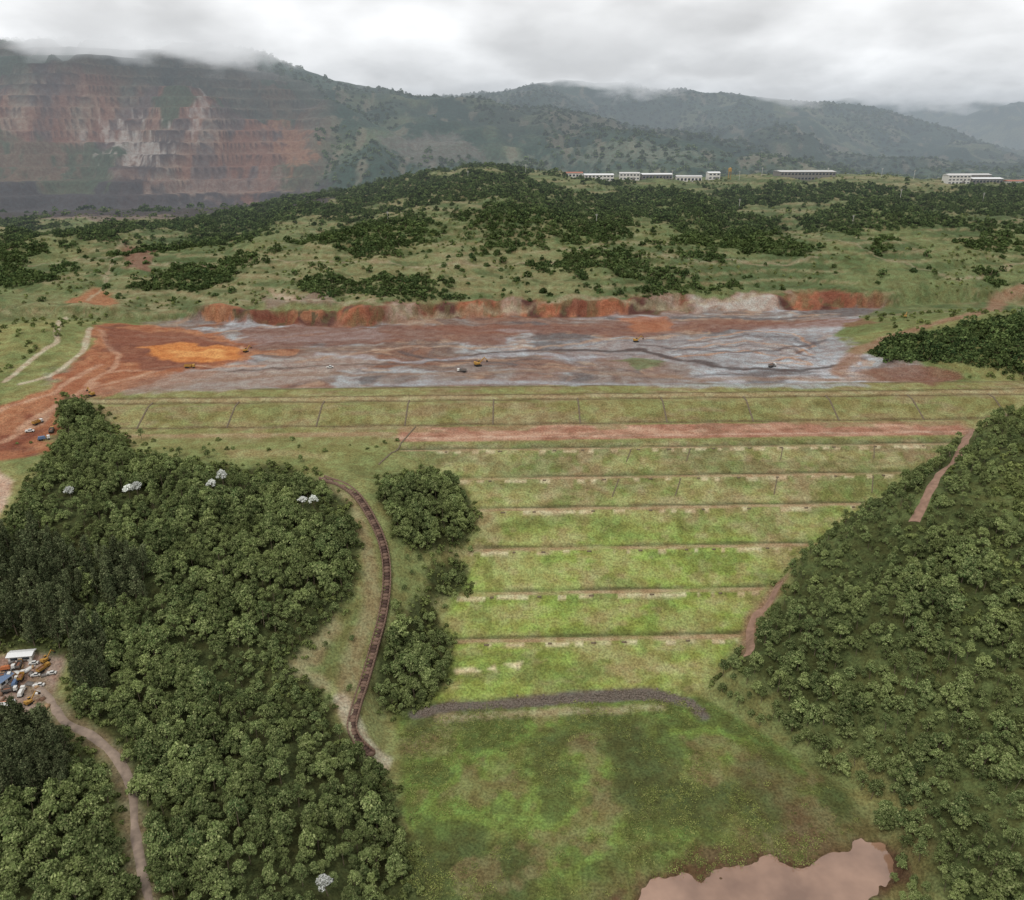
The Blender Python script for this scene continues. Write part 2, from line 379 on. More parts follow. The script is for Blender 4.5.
i=crop(POND,22);d=sdf(POND,Xg[i]+(fbm(Xg[i]/8,Yg[i]/8,3,5)-.5)*14,Yg[i]+(fbm(Xg[i]/8,Yg[i]/8,3,6)-.5)*14); bidx((1-S(2,16,d+wa[i]*16))*.75,i,lin(96,88,58)); bidx((1-S(0,4.5,d+wb[i]*10))*.9,i,lin(82,64,48)); bidx((1-S(-2,1.5,d)),i,lin(80,60,46))
paint([(690,846),(730,842),(722,866),(700,882),(670,880)],lin(82,64,46),2,6,.85)
paint([(730,745),(800,785),(850,830),(870,850),(800,855),(760,800)],lin(94,84,58),5,12,.65)
paint([(780,815),(820,820),(850,845),(800,850)],lin(88,70,52),4,10,.65)
YARD=[(-60,660),(0,655),(30,650),(66,650),(62,672),(48,700),(30,718),(-60,735)]
paint(YARD,lin(138,116,104),2,3)
pline([(35,683),(50,700),(66,722),(95,738),(118,760),(132,790),(135,830),(142,870),(150,905),(155,950)],6,lin(118,104,84),3,2,.8)
paint([(-40,475),(0,470),(16,480),(8,500),(0,520),(-40,530)],lin(166,138,122),2,4,.9)
RR_=[[(974,430),(962,448),(943,470),(925,500),(914,522)],[(779,584),(768,605),(752,622),(750,650),(744,655)]]
RRW=[pline(P,5.5,lin(128,100,84),3,2,.8) for P in RR_]

V=np.stack([Xg,Yg,Zg],1)
a=(np.arange(NR-1)[:,None]*NC+np.arange(NC-1)[None]).ravel()
F=np.stack([a,a+1,a+NC+1,a+NC],1)
FL=survey([(62,394),(85,400),(108,420),(132,450),(165,458),(200,464),(240,468),(290,466),(325,482),(347,506),(358,550),(352,590),(330,622),(300,650),(285,668),(318,690),(342,735),(378,768),(398,810),(410,860),(410,900),(410,1000),(165,1000),(158,900),(152,860),(146,800),(126,752),(100,728),(72,706),(70,655),(30,644),(0,648),(-160,650),(-160,545),(0,545),(20,495),(45,462),(60,432)])
FL2=survey([(-160,740),(0,728),(35,722),(60,738),(90,752),(110,790),(118,840),(130,900),(130,1000),(-160,1000)])
CL=[survey(p) for p in ([(385,475),(430,470),(462,486),(476,518),(458,545),(420,555),(395,535),(382,505)],[(428,570),(452,556),(466,570),(464,592),(440,598),(426,600)],[(395,622),(415,598),(432,598),(440,622),(452,640),(446,680),(418,710),(385,714),(372,690),(378,656)])]
CON=[survey(p) for p in ([(-60,560),(0,550),(60,545),(84,575),(84,640),(60,648),(0,646),(-60,646)],[(84,565),(150,560),(152,600),(100,618)],[(72,650),(104,640),(108,700),(80,700)],[(-60,735),(30,728),(66,745),(76,800),(0,812),(-60,812)])]
for P in [FL,FL2]+CL+CON: paint(P,lin(58,62,36),3,3,.95,world=True)
frR=S(6,14,Xg-np.interp(u,XRU,XRX)-4+wa*8)*(1-S(432,446,u)); blend(frR,lin(66,72,42)); blend(frR*S(.5,.62,f60),lin(84,90,54))
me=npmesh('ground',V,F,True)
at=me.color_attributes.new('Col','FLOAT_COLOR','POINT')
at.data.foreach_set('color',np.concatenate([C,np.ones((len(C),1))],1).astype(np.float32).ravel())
m,nt,b=newmat('ground_cover')
g=N(nt,'ShaderNodeNewGeometry'); ac=N(nt,'ShaderNodeAttribute',attribute_name='Col')
na=noise(nt,g.outputs['Position'],1.0,2,.7); nb=noise(nt,g.outputs['Position'],.13,4,.68)
def rm(o,a,b_,lo,hi):
    r=N(nt,'ShaderNodeMapRange'); nt.links.new(o,r.inputs[0]); 
    for i,v in enumerate((a,b_,lo,hi)): r.inputs[i+1].default_value=v
    return r.outputs[0]
f=math_(nt,'MULTIPLY',rm(na.outputs[0],.3,.7,.6,1.4),rm(nb.outputs[0],.3,.7,.7,1.3))
vs=N(nt,'ShaderNodeVectorMath',operation='SCALE'); nt.links.new(ac.outputs['Color'],vs.inputs[0]); nt.links.new(f,vs.inputs['Scale'])
tint=mixc(nt,rm(nb.outputs[0],.4,.6,0,1),(1.06,.98,.92),(.94,1.03,1.02))
col=mixc(nt,1.0,vs.outputs[0],tint,'MULTIPLY')
nt.links.new(col,b.inputs['Base Color']); b.inputs['Roughness'].default_value=.95; b.inputs['Specular IOR Level'].default_value=.1
bp=N(nt,'ShaderNodeBump'); bp.inputs['Strength'].default_value=.6; bp.inputs['Distance'].default_value=.5
nt.links.new(math_(nt,'ADD',na.outputs[0],math_(nt,'MULTIPLY',nb.outputs[0],3)),bp.inputs['Height']); nt.links.new(bp.outputs[0],b.inputs['Normal'])
obj('ground',me,[m])

# ------------------------------------------------------------------ water
m,nt,b=newmat('muddy_water')
g=N(nt,'ShaderNodeNewGeometry'); n=noise(nt,g.outputs['Position'],.045,4)
nt.links.new(mixc(nt,rm(n.outputs[0],.35,.65,0,1),lin(108,80,62),lin(150,118,96)),b.inputs['Base Color']); b.inputs['Roughness'].default_value=.06; b.inputs['Specular IOR Level'].default_value=.8
bp=N(nt,'ShaderNodeBump'); bp.inputs['Strength'].default_value=.06; nt.links.new(noise(nt,g.outputs['Position'],1.2,2).outputs[0],bp.inputs['Height']); nt.links.new(bp.outputs[0],b.inputs['Normal'])
lo=POND.min(0)-14;hi=POND.max(0)+14
obj('pond_water',npmesh('pond_water',[(lo[0],lo[1],-.85),(hi[0],lo[1],-.85),(hi[0],hi[1],-.85),(lo[0],hi[1],-.85)],[(0,1,2,3)]),[m])

# ------------------------------------------------------------------ ribbons
def resample(w,step):
    w=np.array(w,float)
    P=np.vstack([2*w[0]-w[1],w,2*w[-1]-w[-2]]); out=[]
    for i in range(1,len(P)-2):
        n=max(2,int(np.linalg.norm(P[i+1]-P[i])/step))
        for k in range(n):
            t=k/n; out.append(.5*((2*P[i])+(-P[i-1]+P[i+1])*t+(2*P[i-1]-5*P[i]+4*P[i+1]-P[i+2])*t*t+(-P[i-1]+3*P[i]-3*P[i+1]+P[i+2])*t**3))
    out.append(w[-1]); return np.array(out)
def normals2(p):
    t=np.gradient(p,axis=0); t/=np.linalg.norm(t,axis=1)[:,None]+1e-9
    return np.stack([-t[:,1],t[:,0]],1)
M_dirt=simple('road_dirt',lin(140,124,110),.95,.5,.4,.1)
M_dirtr=simple('road_red_dirt',lin(134,108,92),.95,.5,.4,.1)
def ribbon(name,w,width,mat,off=.3,step=2.5):
    p=resample(w,step); n=normals2(p)
    k=np.array([-.5,-.3,0,.3,.5]); wv=width*(1+.5*(vn(np.arange(len(p))/2.,np.zeros(len(p)),3)-.5))
    X=p[:,0:1]+n[:,0:1]*k*wv[:,None];Y=p[:,1:2]+n[:,1:2]*k*wv[:,None]
    Z=H(X,Y)+off+np.array([-.35,.0,.05,.0,-.35])
    V=np.stack([X.ravel(),Y.ravel(),Z.ravel()],1)
    a=(np.arange(len(p)-1)[:,None]*5+np.arange(4)[None]).ravel()
    obj(name,npmesh(name,V,np.stack([a,a+1,a+6,a+5],1),True),[mat])
LR=survey([(35,683),(50,700),(65,722),(95,738),(118,760),(132,790),(135,830),(142,870),(150,905),(155,950)])
ribbon('dirt_road',LR,3.0,M_dirt)
ribbon('dirt_road',RRW[0],4.2,M_dirtr); ribbon('dirt_road',RRW[1],3.2,M_dirtr)

M_con=simple('spillway_concrete',lin(114,92,78),.9,.3,.8); M_cond=simple('spillway_dark_step',lin(80,62,54),.95,.3,.8)  # second material: darker brown for alternate pairs of steps
sp=resample(survey([(322,478),(340,484),(358,498),(373,522),(384,550),(387,580),(383,615),(374,650),(362,690),(355,712),(352,728),(358,742),(372,757)]),1.5)
nn=normals2(sp); V=[];Fq=[];mi=[]
zc=H(sp[:,0],sp[:,1])
zc=np.convolve(np.pad(zc,4,'edge'),np.ones(9)/9,'valid')+.35
def addbox(V,Fq,mi,c,m):
    i=len(V); V+=c; 
    for f in ((0,1,2,3),(4,7,6,5),(0,4,5,1),(1,5,6,2),(2,6,7,3),(3,7,4,0)): Fq.append([i+k for k in f]); mi.append(m)
for i in range(len(sp)-1):
    for (a_,b_,h,mt_) in ((-1.5,1.5,0,(i//2)%2),(-2.0,-1.5,.8,0),(1.5,2.0,.8,0)):
        p0,p1=sp[i],sp[i+1]
        z=zc[i]+h if mt_==0 else zc[i]-.15+h
        q=[p0+nn[i]*a_,p0+nn[i]*b_,p1+nn[i+1]*b_,p1+nn[i+1]*a_]
        addbox(V,Fq,mi,[(v[0],v[1],zc[i]-1.6) for v in q]+[(v[0],v[1],z) for v in q],mt_)
obj('stepped_spillway',npmesh('stepped_spillway',V,Fq,False,mi),[M_con,M_cond])

V=[];Fq=[];mi=[]
def strip(x0,u0,x1,u1,w,h=.3,n=8):
    for i in range(n):
        a=i/n;b_=(i+1)/n
        xa,ua=x0+(x1-x0)*a,u0+(u1-u0)*a; xb,ub=x0+(x1-x0)*b_,u0+(u1-u0)*b_
        ya,yb=ua+.035*xa,ub+.035*xb
        d=np.array([xb-xa,yb-ya]);d/=np.linalg.norm(d);nx,ny=-d[1]*w/2,d[0]*w/2
        q=[(xa-nx,ya-ny),(xa+nx,ya+ny),(xb+nx,yb+ny),(xb-nx,yb-ny)]
        zs=[H1(xa,ya),H1(xa,ya),H1(xb,yb),H1(xb,yb)]
        addbox(V,Fq,mi,[(v[0],v[1],z-.5) for v,z in zip(q,zs)]+[(v[0],v[1],z+h) for v,z in zip(q,zs)],0)
for k in range(-4,8): strip(-172+55*(k+3)-5,499,-172+55*(k+3)-5,472,.9)
for bi,(a_,b_) in enumerate(BERM):
    x0=float(np.interp(a_,XLU,XLX))+15;x1=float(np.interp(a_,XRU,XRX))-15
    x=x0+rng.uniform(0,15)
    while x<x1:
        strip(x-.8,a_-.5,x+.6+rng.uniform(0,1.0),a_-.5,.8,.4,1)
        x+=rng.uniform(14,34)
for x in (60,95,150,205,245): strip(x,409,x-5,397,.5); strip(x+10,434,x+6,424,.5)
strip(-66,441,-74,412,.8,.4,12); strip(-60,470,-66,441,.7,.4,10)
M_drain=simple('drain_concrete',lin(104,92,74),.9,.25,1)
obj('concrete_drain',npmesh('concrete_drain',V,Fq,False,mi),[M_drain])

# ------------------------------------------------------------------ plants
def tube(p0,p1,r0,r1,n=5):
    p0=np.array(p0,float);p1=np.array(p1,float);d=p1-p0;d/=np.linalg.norm(d)
    a=np.cross(d,[0.3,1,0.1]);a/=np.linalg.norm(a);b_=np.cross(d,a)
    an=np.arange(n)/n*2*math.pi; ring=np.cos(an)[:,None]*a+np.sin(an)[:,None]*b_
    V=np.vstack([p0+ring*r0,p1+ring*r1]);i=np.arange(n);j=(i+1)%n
    return V,np.stack([i,j,j+n,i+n],1)
def leaves(P,Nn,size,r,sp_=.45):
    n=len(P); Nn=Nn+r.normal(0,sp_,(n,3)); Nn/=np.linalg.norm(Nn,axis=1)[:,None]
    t=np.cross(Nn,r.normal(0,1,(n,3)));t/=np.linalg.norm(t,axis=1)[:,None];b_=np.cross(Nn,t)
    s=(size*r.uniform(.6,1.3,n))[:,None]; s2=s*r.uniform(.55,.9,(n,1))
    V=np.stack([P-t*s,P+b_*s2+Nn*s*.12,P+t*s,P-b_*s2],1).reshape(-1,3)
    return V,(np.arange(n)[:,None]*4+np.arange(4)[None])
def assemble(name,parts,mats,coll):
    V=[];Fs=[];mi=[];o=0
    for v,f_,m_ in parts: V.append(v);Fs.append(f_+o);mi+= [m_]*len(f_);o+=len(v)
    return obj(name,npmesh(name,np.vstack(V),np.vstack(Fs),False,mi),mats,coll=coll)
def tree(name,seed,R,Hh,nl,per,ls,mat,coll,drop=1.0,lobe=(.24,.44)):
    r=np.random.default_rng(seed); parts=[]
    cz=Hh-R*.75
    v,f_=tube((0,0,-1.5),(r.normal(0,.2),r.normal(0,.2),cz),R*.07,R*.04,5); parts.append((v,f_,0))
    ecc=r.uniform(.8,1.2)
    for k in range(nl):
        an=k*2.4+r.uniform(-.5,.5); q=math.sqrt((k+.2)/nl); rr=R*.74*q*r.uniform(.8,1.15)
        c=np.array([rr*math.cos(an)*ecc,rr*math.sin(an)/ecc,cz+R*(.42-drop*q**2.2)+r.normal(0,R*.15)])
        lr=R*r.uniform(*lobe)
        if k<5 : v,f_=tube((0,0,max(cz-R*.7,.2)),c,R*.04,R*.015,3);parts.append((v,f_,0))
        d=r.normal(0,1,(per,3));d[:,2]=d[:,2]*.8+.55;d/=np.linalg.norm(d,axis=1)[:,None]
        P=c+d*lr*np.array([1,1,.85])*r.uniform(.7,1.2,(per,1))
        v,f_=leaves(P,d,ls,r,.6);parts.append((v,f_,1))
    return assemble(name,parts,[M_bark,mat],coll)
def conifer(name,seed,coll):
    r=np.random.default_rng(seed);parts=[]
    v,f_=tube((0,0,-1.5),(0,0,13.5),.28,.05,6);parts.append((v,f_,0))
    for k in range(44):
        t=r.uniform(0,1)**.8;z=2.5+t*11;L=(1-t)*2.4+.7;an=r.uniform(0,6.28)
        e=np.array([math.cos(an)*L,math.sin(an)*L,z+L*.25])
        v,f_=tube((0,0,z),e,.07,.02,3);parts.append((v,f_,0))
        n=28; q=r.uniform(.25,1.05,(n,1));P=np.array([0,0,z])*(1-q)+e*q+r.normal(0,.36,(n,3))
        d=r.normal(0,1,(n,3));d[:,2]+=.8
        v,f_=leaves(P,d,.32,r);parts.append((v,f_,1))
    return assemble(name,parts,[M_bark,M_leafd],coll)
def tuft(name,seed,coll,mat):
    r=np.random.default_rng(seed); n=46
    P=np.stack([r.normal(0,.8,n),r.normal(0,.8,n),r.uniform(.05,.5,n)],1); d=np.tile([0,0,1.0],(n,1))
    v,f_=leaves(P,d,.18,r,.35)
    return obj(name,npmesh(name,v,f_),[mat],coll=coll)
def coll(n): return bpy.data.collections.new(n)
cN=coll('broadleaf_tree_kinds')
for i,(R,Hh,nl,lb) in enumerate([(3.4,7.3,19,(.2,.38)),(2.8,6.6,14,(.24,.42)),(4.0,8.2,24,(.18,.34)),(2.5,8.8,13,(.26,.44)),(2.3,5.4,11,(.28,.44)),(3.7,7.4,20,(.17,.4)),(3.0,8.2,10,(.26,.46))]): tree('broadleaf_tree_kind_%d'%i,100+i,R,Hh,nl,76,.28+.05*(i%3),M_leaf,cN,1.1,lb)
cC=coll('conifer_kinds'); 
for i in range(3): conifer('conifer_kind_%d'%i,200+i,cC)
cW=coll('pale_tree_kinds'); tree('pale_tree_kind',300,3.0,9.0,16,60,.26,M_leafw,cW,.7,(.16,.32))
cF=coll('far_tree_kinds')
for i in range(5): tree('far_tree_kind_%d'%i,400+i,3.4+.4*i,4.2+.4*i,8,18,.85,M_leaff,cF,.9)
cS=coll('shrub_kinds')
for i in range(3): tree('shrub_kind_%d'%i,500+i,1.5,1.8,6,34,.28,M_shrub,cS,.8)
cT=coll('marsh_grass_kinds')
for i in range(3): tuft('marsh_grass_kind_%d'%i,600+i,cT,M_reed)
def scatter(name,XY,scl,collx,nk,sink=0.0):
    XY=np.asarray(XY); n=len(XY)
    if n==0: return
    Z=H(XY[:,0],XY[:,1])-sink
    me=bpy.data.meshes.new(name); me.vertices.add(n)
    me.vertices.foreach_set('co',np.stack([XY[:,0],XY[:,1],Z],1).astype(np.float32).ravel())
    a=me.attributes.new('rot','FLOAT_VECTOR','POINT');rt=np.zeros((n,3),np.float32);rt[:,2]=rng.uniform(0,6.28,n);rt[:,:2]=rng.normal(0,.08,(n,2));a.data.foreach_set('vector',rt.ravel())
    a=me.attributes.new('scl','FLOAT_VECTOR','POINT')
    s3=np.stack([scl,scl*rng.uniform(.9,1.1,n),scl*rng.uniform(.8,1.3,n)],1).astype(np.float32);a.data.foreach_set('vector',s3.ravel())
    a=me.attributes.new('idx','INT','POINT');a.data.foreach_set('value',rng.integers(0,nk,n).astype(np.int32))
    o=obj(name,me)
    ng=bpy.data.node_groups.new(name+'_nodes','GeometryNodeTree')
    ng.interface.new_socket('Geometry',in_out='INPUT',socket_type='NodeSocketGeometry');ng.interface.new_socket('Geometry',in_out='OUTPUT',socket_type='NodeSocketGeometry')
    gi=ng.nodes.new('NodeGroupInput');go=ng.nodes.new('NodeGroupOutput')
    ip=ng.nodes.new('GeometryNodeInstanceOnPoints');ci=ng.nodes.new('GeometryNodeCollectionInfo')
    ci.inputs['Collection'].default_value=collx;ci.inputs['Separate Children'].default_value=True;ci.inputs['Reset Children'].default_value=True
    ip.inputs['Pick Instance'].default_value=True
    ng.links.new(gi.outputs[0],ip.inputs['Points']);ng.links.new(ci.outputs[0],ip.inputs['Instance'])
    for nm,dt,sk in (('rot','FLOAT_VECTOR','Rotation'),('scl','FLOAT_VECTOR','Scale'),('idx','INT','Instance Index')):
        na_=ng.nodes.new('GeometryNodeInputNamedAttribute');na_.data_type=dt;na_.inputs['Name'].default_value=nm
        out=[q for q in na_.outputs if q.name=='Attribute' and q.enabled][0]
        ng.links.new(out,ip.inputs[sk])
    ng.links.new(ip.outputs[0],go.inputs[0])
    md=o.modifiers.new('instances','NODES');md.node_group=ng
    return o
def grid(x0,x1,y0,y1,s,j=.45):
    X,Y=np.meshgrid(np.arange(x0,x1,s),np.arange(y0,y1,s));X=X.ravel()+rng.uniform(-j,j,X.size)*s;Y=Y.ravel()+rng.uniform(-j,j,Y.size)*s
    k=np.abs(X)<np.abs(Y)*.76+45
    return X[k],Y[k]
def inpoly(P,s,hh=0,j=.45):
    """jittered points whose base stands in P and whose crown (height hh) stays inside the stand outline"""
    lo=P.min(0);hi=P.max(0);X,Y=grid(lo[0],hi[0],lo[1],hi[1],s,j)
    k=(sdf(P,X,Y)<0)&(Y>125)
    if hh:
        q=(CAMZ-H(X,Y)); q=q/(q-hh); k&=sdf(P,X*q,Y*q)<.5
    return np.stack([X[k],Y[k]],1)
Wp=survey([(130,498),(139,499),(303,509),(315,510),(213,494),(72,502),(328,896),(224,490)])
PT=[]
for P in (FL,FL2): PT.append(inpoly(P,4.1,6))
for P in CL: PT.append(inpoly(P,3.8,5))
A=np.vstack(PT)
inc=np.zeros(len(A),bool)
for P in CON: inc|=sdf(P,A[:,0],A[:,1])<0
for w_ in Wp: inc|=(np.abs(A[:,0]-w_[0])<3.4)&(A[:,1]<w_[1]+3)&(A[:,1]>w_[1]-6)
A=A[~inc]
big_=fbm(A[:,0]/30,A[:,1]/30,3,72)
scatter('forest',A,rng.uniform(.5,1.15,len(A))*np.interp(big_,[.35,.5,.65],[.7,.95,1.2]),cN,7)
X,Y=grid(75,420,125,452,4.3); uu=Y-.035*X
q=CAMZ-H(X,Y);q=q/(q-6)
k=(X>np.interp(uu,XRU,XRX)+3)&(X*q>np.interp((Y-.035*X)*q,XRU,XRX)+1)&(uu<446)
k&=(uu*q<447)|(X*q>280)
for r_ in RRW: k&=(dline(r_,X,Y)>4)&(dline(r_,X*q,Y*q)>3)
k2=(~k)&(X>np.interp(uu,XRU,XRX)+3)&(uu<444)
for r_ in RRW: k2&=(dline(r_,X,Y)>3.2)
RS=np.stack([X[k2],Y[k2]],1)
X,Y=X[k],Y[k]; uu=uu[k]
R_=X-np.interp(uu,XRU,XRX)
open_=(fbm(X/60,Y/60,4,73)+.20*S(40,120,R_)-.12*(1-S(220,330,Y)))>.67
T=~open_
fs=fbm(X[T]/30,Y[T]/30,3,79)
scatter('forest',np.stack([X[T],Y[T]],1),rng.uniform(.5,1.1,T.sum())*np.interp(fs,[.35,.5,.65],[.65,.9,1.15]),cN,7)
B=np.stack([X[open_],Y[open_]],1); B=np.vstack([B+rng.normal(0,1.6,B.shape) for _ in range(3)]+[RS+rng.normal(0,1.2,RS.shape) for _ in range(2)])
kk=np.ones(len(B),bool)
for r_ in RRW: kk&=dline(r_,B[:,0],B[:,1])>3
B=B[kk]
scatter('shrubs',B,rng.uniform(.6,1.7,len(B)),cS,3)
K=np.vstack([inpoly(P,3.9) for P in CON]); scatter('conifer_grove',K,rng.uniform(.65,1.15,len(K)),cC,3)
scatter('pale_blossom_trees',Wp,rng.uniform(.85,1.1,len(Wp)),cW,1)
E=[]
for P in [FL,FL2]+CL:
    X,Y=grid(P[:,0].min()-10,P[:,0].max()+10,P[:,1].min()-10,P[:,1].max()+10,2.8);d=sdf(P,X,Y);k=(d>-12)&(d<4)&(rng.random(len(d))<np.where(d<0,.75,.35))&(Y>130);E.append(np.stack([X[k],Y[k]],1))
E=np.vstack(E)
yd=survey(YARD); k=(sdf(yd,E[:,0],E[:,1])>1)&(dline(sp,E[:,0],E[:,1])>4)&(dline(LR,E[:,0],E[:,1])>3.2)
E=E[k]; scatter('shrubs',E,rng.uniform(.5,1.5,len(E)),cS,3)
IS=survey([(208,458),(215,455),(300,462),(160,470),(408,560),(412,575),(420,560),(445,608),(405,720),(300,640),(310,632),(325,650),(335,610),(352,640),(345,600),(350,690),(330,705),(458,545),(405,590),(395,610),(282,676),(290,684),(135,446),(150,450),(165,452),(180,456),(195,460),(142,440),(205,452),(455,600),(470,552)])
scatter('trees',IS,rng.uniform(.35,.75,len(IS)),cN,7)
X,Y=grid(-290,-60,430,450,5);k=rng.random(len(X))<.18;scatter('shrubs',np.stack([X[k],Y[k]],1),rng.uniform(.5,1.3,k.sum()),cS,3)
# far-hill trees
X,Y=grid(-1000,1000,740,1345,5.4)
wpx=(vn(X/40,Y/40,8)-.5)*50;wpy=(vn(X/40,Y/40,9)-.5)*50
def pm(poly): return sdf(survey(poly),X+wpx,Y+wpy)<0
dn=fbm(X/85,Y/65,5,74)
big=pm([(190,245),(250,208),(380,180),(480,172),(560,196),(700,184),(880,186),(1024,190),(1100,200),(1024,216),(930,232),(860,228),(800,250),(740,262),(700,280),(600,288),(520,284),(430,270),(330,262),(280,240)])
dense=pm([(270,240),(350,195),(440,182),(540,200),(620,196),(720,190),(800,192),(790,215),(730,240),(690,268),(600,284),(500,278),(440,266),(340,260)])
edge=pm([(440,290),(520,284),(640,290),(760,282),(850,288),(850,306),(700,306),(560,308),(450,308)])
lft=pm([(40,228),(190,222),(255,262),(210,292),(110,300),(60,270)])
rgt=pm([(850,205),(1100,205),(1100,260),(960,250)])
p=.012+.98*S(.57,.59,dn); p=np.where(big,.03+.97*S(.43,.455,dn),p);p=np.where(dense,.08+.92*S(.39,.42,dn),p);p=np.where(edge,.15+.8*S(.42,.48,dn),p);p=np.where(lft,.06+.92*S(.45,.48,dn),p);p=np.where(rgt,.05+.93*S(.48,.51,dn),p)
yr_=np.interp(X,YRX,YRY)+24
k=(rng.random(len(X))<p)&(Y>yr_)&((Y<1245)|(X<60))
scatter('forest',np.stack([X[k],Y[k]],1),rng.uniform(.4,1.3,k.sum()),cF,5,.8)
kk=(rng.random(len(X))<.03+.3*S(.5,.6,fbm(X/40,Y/40,3,75)))&(Y>yr_-8)&~k
scatter('shrubs',np.stack([X[kk],Y[kk]],1),rng.uniform(.6,1.6,kk.sum()),cS,3)
G=survey([(868,352),(885,342),(920,334),(960,326),(1000,320),(1040,318),(1120,320),(1120,385),(1024,378),(980,368),(930,362),(890,362)])
q=inpoly(G,4.6); scatter('forest',q,rng.uniform(.5,1.3,len(q)),cF,5,.8)
X,Y=grid(-420,430,540,745,8);k=((sdf(G,X,Y)>3)&((X>315)|(X<-360)))&(rng.random(len(X))<.3);scatter('shrubs',np.stack([X[k],Y[k]],1),rng.uniform(.8,2.2,k.sum()),cS,3)
X,Y=grid(-3000,3000,1400,3700,22); k=(minemask(X,Y)<.3)&(fbm(X/260,Y/260,4,76)>.43)
X,Y=X[k],Y[k]; scatter('forest',np.stack([X,Y],1),rng.uniform(1.2,2.2,len(X)),cF,5,3)
X,Y=grid(-60,140,125,284,1.9,.5);uu=Y-.035*X;k=(X>np.interp(uu,XLU,XLX)+2)&(X<np.interp(uu,XRU,XRX)-2)&(uu<280)&(H(X,Y)>-.7)&(rng.random(len(X))<.05+.85*S(.44,.6,fbm(X/14,Y/14,4,78)))
scatter('marsh_grass',np.stack([X[k],Y[k]],1),rng.uniform(.4,1.3,k.sum()),cT,3)
cR=coll('rock_kinds'); M_rock=simple('rock',lin(104,94,84),.95,.4,2)
for i in range(3):
    bm=bmesh.new();bmesh.ops.create_icosphere(bm,subdivisions=1,radius=.6)
    for v in bm.verts: v.co*=random.uniform(.7,1.25)
    me=bpy.data.meshes.new('rock');bm.to_mesh(me);obj('rock_kind_%d'%i,me,[M_rock],coll=cR)
tp=resample(TOE,.5);tp=np.repeat(tp,4,0)+rng.normal(0,1.1,(len(tp)*4,2));scatter('riprap_rocks',tp,rng.uniform(.4,1.2,len(tp)),cR,3)

# ------------------------------------------------------------------ vehicles, buildings
def cm(n,c,**k): return simple(n,lin(*c),k.get('r',.6),.25,.8,.3)
MY=cm('dusty_yellow_paint',(168,128,62));MW=cm('white_paint',(206,204,198));MK=simple('rubber',(.03,.03,.03),.9);MG=simple('window_glass',(.03,.04,.05),.15);MO=cm('orange_paint',(172,104,66));MB=cm('blue_paint',(84,104,132));MS=simple('steel',lin(110,105,100),.6);MSO=simple('soil_load',lin(120,82,62))
def comp(name,parts,loc,rz,mats,s=1.0):
    bm=bmesh.new()
    for p in parts:
        if p[0]=='b':
            _,c,sz,mi_=p[:4];tp_=p[4] if len(p)>4 else 1;ry=p[5] if len(p)>5 else 0
            r_=bmesh.ops.create_cube(bm,size=1)['verts']
            for v in r_:
                k=tp_ if v.co.z>0 else 1
                x,y,z=v.co.x*sz[0]*k,v.co.y*sz[1]*k,v.co.z*sz[2]
                v.co=(c[0]+x*math.cos(ry)+z*math.sin(ry),c[1]+y,c[2]-x*math.sin(ry)+z*math.cos(ry))
            for f_ in {f_ for v in r_ for f_ in v.link_faces}:f_.material_index=mi_
        else:
            _,c,rad,w,mi_=p
            r_=bmesh.ops.create_cone(bm,cap_ends=True,segments=12,radius1=rad,radius2=rad,depth=w)['verts']
            for v in r_: v.co=(c[0]+v.co.x,c[1]+v.co.z,c[2]+v.co.y)
            for f_ in {f_ for v in r_ for f_ in v.link_faces}:f_.material_index=mi_
    me=bpy.data.meshes.new(name);bm.to_mesh(me);bm.free()
    o=obj(name,me,mats);o.location=loc;o.rotation_euler=(0,0,rz);o.scale=(s,s,s);return o
def wheels(xs,y,r,w,m): return [('c',(x,sy*y,r),r,w,m) for x in xs for sy in (-1,1)]
EXC=[('b',(0,1.2,.5),(4,.6,.9),1),('b',(0,-1.2,.5),(4,.6,.9),1),('b',(-.3,0,1.15),(2.2,1.6,.35),1),('b',(-.6,0,1.9),(3.4,2.6,1.1),0,.95),('b',(.7,.75,2.75),(1.3,1.0,1.2),2,.85),('b',(.7,.75,3.4),(1.3,1.0,.12),0),('b',(-1.9,0,2.3),(1,2.5,1.3),0,.9),
 ('b',(2.6,-.3,3.6),(4.2,.4,.55),0,1,-.75),('b',(5.0,-.3,4.2),(2.8,.35,.45),0,1,.85),('b',(5.9,-.3,2.6),(.9,1.2,1.0),1,.7)]
DUMP=wheels((2.9,-1.2,-2.5),1.15,.6,.5,1)+[('b',(0,0,.95),(7.4,1.1,.3),1),('b',(2.9,0,1.95),(1.8,2.3,1.8),0,.92),('b',(3.45,0,2.2),(.75,2.1,.7),2),('b',(-1.1,0,1.35),(5,2.2,.2),3),('b',(-1.1,1.15,2.0),(5.1,.12,1.3),3),('b',(-1.1,-1.15,2.0),(5.1,.12,1.3),3),('b',(1.5,0,2.1),(.12,2.3,1.6),3),('b',(-3.6,0,2.0),(.12,2.3,1.2),3),('b',(-1.1,0,1.9),(4.6,2.0,.8),4,.6)]
PICK=wheels((1.6,-1.6),.85,.4,.3,1)+[('b',(0,0,.8),(5,1.8,.7),0,.96),('b',(.3,0,1.45),(2.2,1.7,.7),2,.8),('b',(.3,0,1.83),(1.7,1.35,.08),0),('b',(-1.7,.8,1.25),(1.6,.1,.3),0),('b',(-1.7,-.8,1.25),(1.6,.1,.3),0)]
TANK=wheels((2.9,-1.2,-2.5),1.15,.6,.5,1)+[('b',(0,0,.95),(7.4,1.1,.3),1),('b',(2.9,0,1.95),(1.8,2.3,1.8),0,.92),('b',(3.45,0,2.2),(.75,2.1,.7),2),('b',(-1.1,0,1.95),(5,2.2,1.6),3,.75)]
